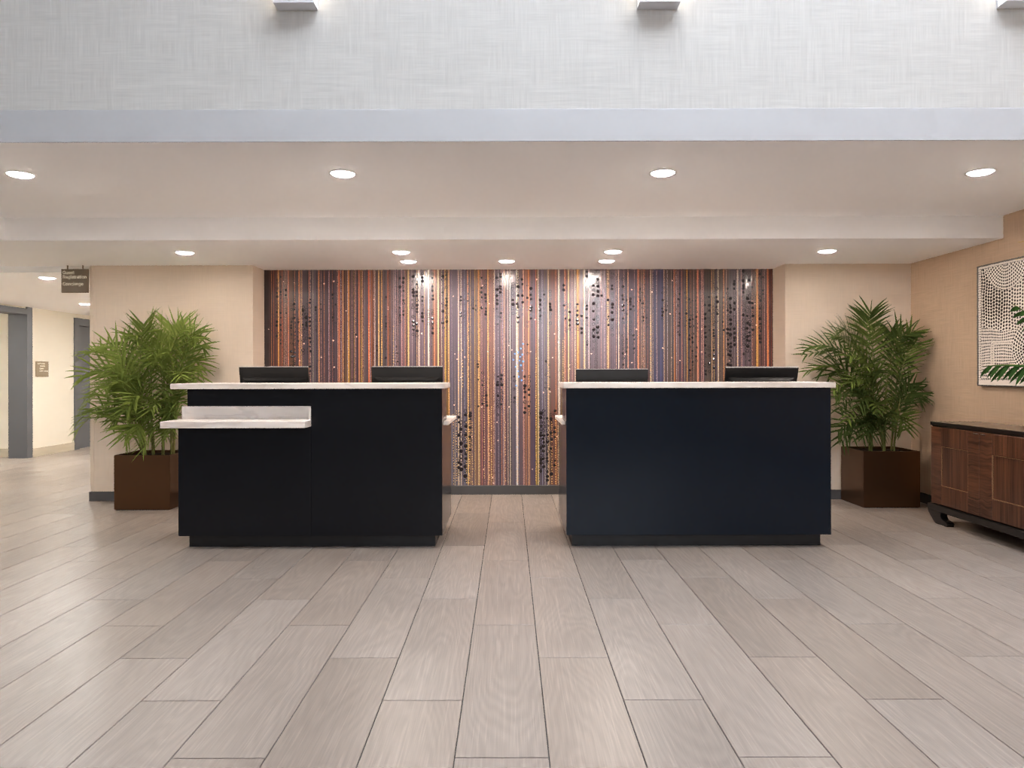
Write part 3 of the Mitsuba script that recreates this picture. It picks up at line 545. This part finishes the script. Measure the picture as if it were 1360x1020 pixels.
downlight(-5.6, 5.0, Z_LOW, 'downlight left of the frame in the low ceiling', HALL_LAMP, HALL_TINT)

# wall sconces
def sconce(x, label):
    k = thing('wall_sconce', label, 'wall light', 'box sconces on the linen wallpaper')
    y1, y0, z0, z1, hw = Y_BULK, 3.782, 3.207, 3.56, 0.108
    put('shade', join(box(x - hw, x + hw, y0, y0 + 0.006, z0, z1), box(x - hw, x + hw, y0 + 0.006, y1 - 0.012, z0, z0 + 0.005),
                      box(x - hw, x + hw, y0 + 0.006, y1 - 0.012, z1 - 0.005, z1)), 'mat_sconce', k, label='grey metal shade open at its sides')
    put('back_plate', box(x - hw, x + hw, y1 - 0.012, y1, z0, z1), 'mat_sconce', k)
    e = put('diffuser', box(x - hw + 0.012, x + hw - 0.012, y0 + 0.012, y1 - 0.016, z0 + 0.04, z1 - 0.02, 0.004), 'mat_trim_white', k, label='glowing warm diffuser')
    scene[e]['emitter'] = {'type': 'area', 'radiance': {'type': 'rgb', 'value': [4.6, 3.9, 3.0]}}
sconce(-1.137, 'grey box sconce on the linen wallpaper, left one of three')
sconce(0.806, 'grey box sconce on the linen wallpaper, middle one of three')
sconce(2.749, 'grey box sconce on the linen wallpaper, right one of three at the frame edge')

# ------------------------------------------------------------------ signs
def letters(text, height, origin, ax):
    t = meshkit.text_mesh(text, height, 0.002, bold=True)
    M = np.eye(4)
    if ax == 'x': M[:3, :3] = np.array([[1, 0, 0], [0, 0, -1], [0, 1, 0]])
    else: M[:3, :3] = np.array([[0, 0, 1], [1, 0, 0], [0, 1, 0]])
    M[:3, 3] = origin
    return t.apply_transform(M)
k = thing('hanging_sign', 'brown hanging sign reading Guest Registration Concierge, at the end of the left beige wall', 'sign')
sy, sx0, sx1, sz0, sz1 = 7.00, -4.385, -4.119, 2.045, 2.278
put('plate', box(sx0, sx1, sy, sy + 0.012, sz0, sz1, 0.002), 'mat_sign', k)
for hx in (-4.33, -4.18):
    put('hanger', box(hx, hx + 0.01, sy + 0.002, sy + 0.010, sz1, 2.315), 'mat_sign', k)
for txt, zz in (('Guest', 2.228), ('Registration', 2.185), ('Concierge', 2.117)):
    put('lettering', letters(txt, 0.0305, [sx0 + 0.014, sy - 0.0005, zz], 'x'), 'mat_sign_letter', k, label=f'pale lettering {txt}')
k = thing('wall_sign', 'small brown directory sign on the cream hallway wall', 'sign')
wy0, wy1, wz0, wz1 = 10.86, 11.15, 1.215, 1.452
put('plate', box(X_WALL_L + 0.0005, X_WALL_L + 0.016, wy0, wy1, wz0, wz1, 0.002), 'mat_sign_directory', k)
for i, (txt, dx) in enumerate((('Elevators', 0.075), ('Business', 0.085), ('Fitness', 0.075), ('Guest Laundry', 0.075))):
    put('lettering', letters(txt, 0.0215, [X_WALL_L + 0.0155, wy0 + dx, wz1 - 0.045 - 0.037 * i], 'y'), 'mat_sign_letter', k)
arrow = extrude([(0, 0.010), (0.012, 0.022), (0.012, 0.014), (0.03, 0.014), (0.03, 0.006), (0.012, 0.006), (0.012, -0.002)], 0.002)
M = np.eye(4); M[:3, :3] = [[0, 0, 1], [1, 0, 0], [0, 1, 0]]; M[:3, 3] = [X_WALL_L + 0.0155, wy0 + 0.03, wz1 - 0.045]
put('arrow', arrow.apply_transform(M), 'mat_sign_letter', k)

# ------------------------------------------------------------------ planters and palms
def planter(x0, y0, side, depth, h, label):
    k = thing('planter', label, 'planter', 'square bronze planters')
    t = 0.016
    x1, y1 = x0 + side, y0 + depth
    put('body', join(box(x0, x1, y0, y0 + t, 0.006, h, .002), box(x0, x1, y1 - t, y1, 0.006, h, .002), box(x0, x0 + t, y0 + t, y1 - t, 0.006, h), box(x1 - t, x1, y0 + t, y1 - t, 0.006, h)), 'mat_bronze', k)
    put('foot', box(x0 + .012, x1 - .012, y0 + .012, y1 - .012, 0, 0.0065), 'mat_toe', k)
    g = np.linspace(0, 1, 20)
    X, Y = np.meshgrid(x0 + t + g * (side - 2 * t), y0 + t + g * (depth - 2 * t))
    Z = h - 0.045 + 0.03 * meshkit.noise(np.stack([X * 14, Y * 14, X * 0], -1))
    v = np.stack([X, Y, Z], -1).reshape(-1, 3)
    f = [[i * 20 + j, i * 20 + j + 1, (i + 1) * 20 + j + 1, (i + 1) * 20 + j] for i in range(19) for j in range(19)]
    put('soil', (v, np.array(f)), 'mat_soil', k, smooth=True)
planter(-3.617, 6.537, 0.512, 0.455, 0.504, 'square bronze planter left of the desks, below the left palm')
planter(3.253, 6.56, 0.52, 0.445, 0.52, 'square bronze planter right of the desks, below the right palm')

def bez(a, b, c, d, n):
    t = np.linspace(0, 1, n)[:, None]
    return (1 - t) ** 3 * a + 3 * (1 - t) ** 2 * t * b + 3 * (1 - t) * t * t * c + t ** 3 * d

def frond(root, rg, base, tip, lift, start, n, llen, mat, lim):
    """One arching pinnate leaf: a petiole and rachis with two rows of narrow folded leaflets."""
    base, tip = np.array(base, float), np.array(tip, float)
    d = tip - base
    b1 = base + np.array([d[0] * 0.12, d[1] * 0.12, max(d[2], 0.25) * 0.62])
    c1 = base + np.array([d[0] * 0.52, d[1] * 0.52, max(d[2], 0.2) * 1.0 + lift])
    P = bez(base, b1, c1, tip, 30)
    meshes = [tube(P, np.linspace(0.0058, 0.0013, 30), 5)]
    V, F = [], []
    tang = np.gradient(P, axis=0); tang /= np.linalg.norm(tang, axis=1, keepdims=True)
    ref = np.array([rg.uniform(-.35, .35), rg.uniform(-1.0, -.15), rg.uniform(.35, .8)]); ref /= np.linalg.norm(ref)   # which way the blade faces
    seg = 5
    for i in range(n):
        s = start + (1 - start) * (i + 0.5) / n
        f = s * 29; i0 = min(int(f), 28); fr = f - i0
        p0 = P[i0] * (1 - fr) + P[i0 + 1] * fr
        t0 = tang[i0]
        side0 = np.cross(t0, ref); side0 /= np.linalg.norm(side0) + 1e-9
        upv = np.cross(side0, t0)
        u = (i + 0.5) / n
        L = llen * (0.35 + 0.65 * math.sin(math.pi * min(0.12 + 0.80 * u, 1)) ** 0.8) * rg.uniform(0.85, 1.12)
        for sg in (-1, 1):
            ang = math.radians(60 - 30 * u + rg.uniform(-4, 4))
            dirv = t0 * math.cos(ang) + sg * side0 * math.sin(ang) + upv * (0.16 + rg.uniform(-.06, .06))
            dirv /= np.linalg.norm(dirv)
            wv = np.cross(dirv, upv); wv /= np.linalg.norm(wv) + 1e-9
            hw = rg.uniform(0.0078, 0.0108)
            droop = rg.uniform(0.12, 0.42)
            q = p0.copy(); dv = dirv.copy()
            at = len(V)
            for j in range(seg + 1):
                tt = j / seg
                wj = hw * min(1, 0.45 + 2.2 * tt) * (1 - tt ** 2.6) + 0.0004
                nrm = np.cross(wv, dv)
                V.append(q - wv * wj + nrm * wj * 0.35); V.append(q.copy()); V.append(q + wv * wj + nrm * wj * 0.35)
                dv = dv + np.array([0, 0, -droop / seg * (0.5 + tt)]); dv /= np.linalg.norm(dv)
                q = q + dv * L / seg
            for j in range(seg):
                a = at + 3 * j
                F += [[a, a + 1, a + 4], [a, a + 4, a + 3], [a + 1, a + 2, a + 5], [a + 1, a + 5, a + 4]]
    V = np.array(V)
    V[:, 1] = np.minimum(V[:, 1], lim[1]) if True else V[:, 1]
    V[:, 0] = np.clip(V[:, 0], lim[2], lim[3])
    key = put('frond', trimesh.Trimesh(V, np.array(F), process=False), mat, root, smooth=False)
    r = meshes[0]; r.vertices[:, 1] = np.minimum(r.vertices[:, 1], lim[1]); r.vertices[:, 0] = np.clip(r.vertices[:, 0], lim[2], lim[3])
    put('stalk', r, 'mat_cane', key, smooth=True)

def canes(root, rg, spots, z0):
    out = []
    for x, y, dx, dy, h in spots:
        P = bez(np.array([x, y, z0]), np.array([x, y, z0 + h * .3]), np.array([x + dx * .4, y + dy * .4, z0 + h * .7]), np.array([x + dx, y + dy, z0 + h]), 12)
        put('cane', tube(P, np.linspace(0.0100, 0.0055, 12), 7), 'mat_cane', root, smooth=True)
        out.append(P)
    return out

def palm(root, rg, cane_list, tips, mats, lim, llen, copies):
    for i, (px, py, y, lift) in enumerate(tips):
        for c in range(copies if i % 3 else copies + 1):
            jx, jy = (0, 0) if c == 0 else rg.uniform(-16, 16, 2)
            yy = y + (0 if c == 0 else rg.uniform(-.13, .13))
            yy = min(yy, 6.95)
            tip = np.array([(px + jx - 676) * yy / FOCAL, yy, EYE - (py + jy - 497) * yy / FOCAL])
            d2 = [abs(P[-1][0] - tip[0]) + rg.uniform(0, .30) for P in cane_list]
            P = cane_list[int(np.argmin(d2))]
            k = int(np.clip((tip[2] - .62) * 7 + rg.integers(-3, 3), 0, 11))
            frond(root, rg, P[k], tip, lift + rg.uniform(-.03, .05), rg.uniform(.26, .42), int(rg.integers(10, 15)), rg.uniform(*llen), mats[int(rg.integers(len(mats)))], lim)

rg = np.random.default_rng(5)
p1 = thing('palm', 'bushy green palm with arching feathery fronds in the planter left of the desks', 'palm')
c1 = canes(p1, rg, [(-3.45, 6.74, -.10, -.02, .40), (-3.40, 6.84, -.06, .02, .55), (-3.34, 6.70, -.08, -.03, .52), (-3.30, 6.80, .0, .0, .66), (-3.25, 6.72, .02, -.02, .60), (-3.20, 6.82, .06, .0, .62), (-3.17, 6.70, .06, -.02, .50), (-3.38, 6.65, -.10, -.04, .36)], 0.47)
left_tips = [(100, 575, 6.66, .42), (112, 540, 6.75, .34), (106, 500, 6.70, .22), (116, 470, 6.82, .16), (140, 462, 6.60, .14), (160, 455, 6.86, .12), (180, 448, 6.62, .10), (196, 440, 6.78, .08), (214, 438, 6.55, .05), (232, 436, 6.84, .05), (246, 438, 6.66, .06), (262, 446, 6.80, .10), (272, 462, 6.68, .14), (266, 486, 6.84, .2), (262, 505, 6.72, .3),
             (150, 520, 6.50, .22), (130, 548, 6.55, .3), (165, 580, 6.50, .3), (205, 480, 6.45, .14), (182, 500, 6.48, .16), (225, 470, 6.46, .12), (152, 565, 6.58, .34), (240, 500, 6.50, .2), (176, 530, 6.42, .2), (218, 520, 6.45, .2), (190, 598, 6.42, .26), (140, 500, 6.86, .2), (200, 460, 6.88, .1), (245, 470, 6.9, .12), (125, 520, 6.62, .25), (150, 490, 6.52, .15), (168, 545, 6.46, .25), (200, 545, 6.40, .2), (228, 548, 6.45, .2), (180, 575, 6.46, .25), (215, 585, 6.5, .2), (228, 570, 6.55, .2)]
palm(p1, rg, c1, left_tips, [LEAVES[1], LEAVES[1], LEAVES[0]], (0, 7.0, -5.5, -2.62), (.22, .30), 1)

p2 = thing('palm', 'dark green palm with feathery fronds in the planter right of the desks', 'palm')
c2 = canes(p2, rg, [(3.42, 6.74, -.07, -.02, .45), (3.46, 6.86, -.04, .02, .6), (3.52, 6.70, .0, -.02, .58), (3.57, 6.80, .02, .0, .64), (3.62, 6.72, .05, -.02, .52), (3.66, 6.84, .05, .0, .48), (3.49, 6.66, -.08, -.03, .42)], 0.48)
right_tips = [(1068, 474, 6.62, .16), (1070, 496, 6.72, .18), (1095, 470, 6.80, .10), (1106, 448, 6.62, .06), (1118, 440, 6.84, .05), (1135, 436, 6.70, .03), (1153, 424, 6.80, .0), (1162, 440, 6.60, .03), (1182, 446, 6.86, .05), (1205, 450, 6.70, .06), (1218, 462, 6.76, .10), (1206, 486, 6.84, .14), (1214, 524, 6.78, .24), (1222, 532, 6.70, .2), (1200, 570, 6.66, .3),
              (1105, 520, 6.50, .2), (1115, 545, 6.55, .25), (1112, 575, 6.60, .32), (1130, 510, 6.45, .18), (1150, 490, 6.46, .12), (1125, 560, 6.42, .28), (1140, 540, 6.40, .22), (1165, 500, 6.48, .15), (1128, 475, 6.48, .1), (1100, 500, 6.86, .16), (1180, 560, 6.5, .25), (1116, 590, 6.62, .3), (1132, 585, 6.5, .25), (1150, 580, 6.46, .22), (1172, 582, 6.5, .2), (1155, 548, 6.42, .18), (1110, 530, 6.45, .2)]
palm(p2, rg, c2, right_tips, [LEAVES[0], LEAVES[2], LEAVES[2]], (0, 7.0, 2.60, 3.93), (.19, .27), 1)

# ------------------------------------------------------------------ console
c = thing('console', 'dark walnut console cabinet with a black top against the tan wall', 'cabinet')
CX0, CX1, CY0, CY1 = 3.53, 3.925, 3.515, 5.975
put('body', box(CX0 + 0.022, CX1, CY0 + 0.005, CY1 - 0.005, 0.156, 0.7945), 'mat_walnut_upright', c)
top = join(box(CX0 - 0.004, CX1 + 0.004, CY0 - 0.012, CY1 + 0.012, 0.806, 0.833, 0.004), box(CX0 + 0.006, CX1, CY0, CY1, 0.7948, 0.806))
put('top', top, 'mat_ebony', c, label='polished black top')
dw = (CY1 - CY0) / 4
for i in range(4):
    y1 = CY1 - i * dw - 0.002
    y0 = CY1 - (i + 1) * dw + 0.002
    z0, z1 = 0.160, 0.793
    d = put('door', box(CX0 + 0.007, CX0 + 0.0215, y0, y1, z0, z1), 'mat_walnut_upright', c)
    sw = 0.135
    for a, b in ((y0, y0 + sw), (y1 - sw, y1)):
        put('stile', box(CX0 - 0.003, CX0 + 0.0068, a, b, z0 + 0.0, z1, 0.0025), 'mat_walnut_flame', d)
    for a, b in ((z0, z0 + 0.155), (z1 - 0.155, z1)):
        put('rail', box(CX0 - 0.003, CX0 + 0.0068, y0 + sw + .0005, y1 - sw - .0005, a, b, 0.0055), 'mat_walnut_upright', d)
    ia, ib, ja, jb = y0 + sw, y1 - sw, z0 + 0.155, z1 - 0.155
    put('inlay', join(box(CX0 - 0.0015, CX0 + 0.0068, ia, ib, ja, ja + .004), box(CX0 - 0.0015, CX0 + 0.0068, ia, ib, jb - .004, jb),
                      box(CX0 - 0.0015, CX0 + 0.0068, ia, ia + .004, ja + .004, jb - .004), box(CX0 - 0.0015, CX0 + 0.0068, ib - .004, ib, ja + .004, jb - .004)), 'mat_inlay', d, label='thin paler inlay line around the panel')
    hy = y0 + 0.04 if i % 2 == 0 else y1 - 0.04
    put('handle', box(CX0 - 0.011, CX0 - 0.0003, hy - 0.022, hy + 0.022, 0.776, 0.783, 0.002), 'mat_chrome', d, label='small chrome edge pull')
put('base_rail', join(box(CX0 - 0.022, CX0 + 0.05, CY0 - 0.02, CY1 + 0.025, 0.10, 0.155, 0.006), box(CX1 - 0.06, CX1, CY0 - 0.02, CY1 + 0.025, 0.10, 0.155, 0.006)), 'mat_ebony', c)
prof = [(0.025, 0.10), (0.018, 0.085), (-0.02, 0.05), (-0.06, 0.018), (-0.09, 0.0), (-0.235, 0.0), (-0.245, 0.02), (-0.225, 0.035), (-0.17, 0.045), (-0.15, 0.07), (-0.16, 0.10)]
def foot(x0, x1, yend, sgn):
    m = extrude([(a * sgn, b) for a, b in prof], x1 - x0)
    v = m.vertices.copy()
    m.vertices = np.stack([x0 + v[:, 2], yend + v[:, 0], v[:, 1]], 1)
    if sgn < 0: pass
    m.fix_normals()
    return m
for x0, x1 in ((CX0 - 0.018, CX0 + 0.04), (CX1 - 0.05, CX1)):
    put('foot', foot(x0, x1, CY1, 1), 'mat_ebony', c)
    put('foot', foot(x0, x1, CY0, -1), 'mat_ebony', c)

# ------------------------------------------------------------------ picture
FY1, FY0, FZ0, FZ1 = 5.985, 4.70, 1.129, 2.128
def dots(a, b, r):
    u, v = a - dr.floor(a) - 0.5, b - dr.floor(b) - 0.5
    return 1 - smoothstep(r - 0.10, r + 0.10, dr.sqrt(u * u + v * v))
def picture_color(p, n, uv):
    u, v = FY1 - p.y, p.z - FZ0
    w1, w2 = noise(u * 7, v * 7) - 0.5, noise(u * 7 + 9, v * 7 + 3) - 0.5
    uu, vv = u + 0.025 * w1, v + 0.025 * w2
    col = dots(uu / 0.030, vv / 0.027 + 0.5 * dr.floor(uu / 0.030) + noise(dr.floor(uu / 0.030) * 3.1), 0.29 + 0.17 * noise(u * 4, v * 3 + 5))
    row = dots(uu / 0.021, vv / 0.024, 0.32)
    rad = dr.sqrt(dr.square(uu - 0.34) + dr.square(vv - 1.02)); ang = dr.atan2(uu - 0.34, vv - 1.02)
    arc = dots(rad / 0.024, ang * dr.floor(rad / 0.024 + 1) * 0.95, 0.33)
    r2 = dr.sqrt(dr.square(uu - 0.62) + dr.square(vv - 0.30)); a2 = dr.atan2(uu - 0.62, vv - 0.30)
    arc2 = dots(r2 / 0.026, a2 * dr.floor(r2 / 0.026 + 1) * 0.95, 0.36)
    low = vv < 0.47 - 0.10 * (uu - 0.1)
    t = dr.select(low, row, col)
    nest = dr.maximum(dr.abs(uu - 0.36), dr.abs(vv - 0.18))
    t = dr.select(low & (nest < 0.19) & (nest > 0.15), dots((uu + vv) / 0.02, nest / 0.02, 0.22), t)
    t = dr.select((rad < 0.25), arc, t)
    t = dr.select((r2 < 0.22), arc2, t)
    edge = (u < 0.045) | (v < 0.055) | (v > FZ1 - FZ0 - 0.03)
    t = dr.select(edge, dots(u / 0.015, v / 0.02, 0.26) * mi.Float(dr.select(v > 0.05, 1.0, 0.0)), t)
    return mix(srgb(238, 228, 219), srgb(36, 26, 25), t)
material('mat_picture', proc(picture_color), 0.5, 0.3)
k = thing('framed_picture', 'framed black and cream dotted abstract print on the tan wall above the console', 'picture')
fx, fw = X_WALL_R - 0.0005, 0.009
for a, b, c0, c1 in ((FY0, FY1, FZ0, FZ0 + fw), (FY0, FY1, FZ1 - fw, FZ1), (FY0, FY0 + fw, FZ0 + fw, FZ1 - fw), (FY1 - fw, FY1, FZ0 + fw, FZ1 - fw)):
    put('frame', box(fx - 0.035, fx, a, b, c0, c1), 'mat_frame', k)
put('print', box(fx - 0.028, fx - 0.002, FY0 + fw, FY1 - fw, FZ0 + fw, FZ1 - fw), 'mat_picture', k)

# ------------------------------------------------------------------ plant on the console
k = thing('vase_plant', 'dark leafy plant with straw coloured stems reaching in before the dotted print', 'plant')
vx, vy = 3.73, 4.50
vprof = [(0.001, 0.8335), (0.07, 0.8335), (0.10, 0.90), (0.115, 1.0), (0.09, 1.10), (0.06, 1.15), (0.065, 1.18), (0.055, 1.178), (0.05, 1.15)]
vm = lathe(vprof, 32); vm.apply_translation([vx, vy, 0])
put('vase', vm, 'mat_vase', k, smooth=50)
def lobed_leaf(base, tip, lift, width, n=12):
    base, tip = np.array(base), np.array(tip)
    mid = (base + tip) / 2 + np.array([0, 0, lift])
    P = bez(base, base * .5 + mid * .5, mid * .6 + tip * .4, tip, 26)
    tang = np.gradient(P, axis=0); tang /= np.linalg.norm(tang, axis=1, keepdims=True)
    V, F = [], []
    rr = np.random.default_rng(int(abs(base[0] * 1000)) + int(tip[2] * 1000))
    at = 0
    for s in range(25):                      # the blade along the midrib
        a = P[s]; b = P[s + 1]
        for sg in (-1, 1):
            sd = sg * np.cross(tang[s], [0, 0, 1.0]); sd /= np.linalg.norm(sd)
            w = width * 0.24 * (1 - (s / 25) ** 2)
            V += [a, b, b + sd * w - [0, 0, w * .5], a + sd * w - [0, 0, w * .5]]
            F += [[at, at + 1, at + 2], [at, at + 2, at + 3]]; at += 4
    for i in range(n):                       # its finger-like lobes
        s = int((i + .6) / n * 24)
        u = i / n
        for sg in (-1, 1):
            sd = sg * np.cross(tang[s], [0, 0, 1.0]); sd /= np.linalg.norm(sd)
            d = tang[s] * (0.55 + .5 * u) + sd * (0.9 - .3 * u) + np.array([0, 0, -0.7])
            d /= np.linalg.norm(d)
            ln = width * (math.sin(math.pi * (0.18 + 0.78 * u)) ** .7) * rr.uniform(.85, 1.15)
            wv = tang[s] * 0.5 + np.array([0, 0, .2])
            hw = 0.019 + 0.006 * rr.random()
            q = P[s].copy(); dd = d.copy()
            for j in range(7):
                t = j / 6
                ww = hw * (0.75 + 0.9 * t) * (1 - t ** 2.2) + .0004
                V += [q - wv * ww, q + np.array([0, 0, -.002]), q + wv * ww]
                dd = dd + np.array([0, 0, -.10]); dd /= np.linalg.norm(dd)
                q = q + dd * ln / 6
            for j in range(6):
                a = at + 3 * j
                F += [[a, a + 1, a + 4], [a, a + 4, a + 3], [a + 1, a + 2, a + 5], [a + 1, a + 5, a + 4]]
            at += 21
    return trimesh.Trimesh(V, F, process=False), P
def E(px, py, y):
    return [(px - 676) * y / FOCAL, y, EYE - (py - 495.5) * y / FOCAL]
for tip, lift, w in ((E(1306, 487, 4.72), .06, .19), (E(1345, 404, 4.60), .06, .12), ((3.55, 4.15, 1.45), .08, .14), ((3.75, 4.2, 1.6), .05, .13), ((3.80, 4.75, 1.62), .05, .12), ((3.5, 4.3, 1.30), .08, .14), ((3.86, 4.25, 1.35), .1, .12)):
    blade, P = lobed_leaf([vx - .01, vy, 1.16 + rg.uniform(0, .03)], tip, lift + .05, w)
    blade.vertices[:, 0] = np.minimum(blade.vertices[:, 0], X_WALL_R - .045)
    lf = put('leaf', blade, 'mat_leaf_dark', k)
    put('midrib', tube(P, np.linspace(.005, .0015, 26), 5), LEAVES and 'mat_cane', lf, smooth=True)
for tip in (E(1349, 345, 4.62), E(1353, 322, 4.66), (3.70, 4.35, 2.1), (3.82, 4.55, 2.15)):
    tip = np.array(tip)
    P = bez(np.array([vx, vy, 1.15]), np.array([vx, vy, 1.6]), np.array([vx - .03, vy, tip[2] + .10]), tip, 22)
    put('sprig', tube(P, np.linspace(.003, .0012, 22), 5), 'mat_straw', k, smooth=True)
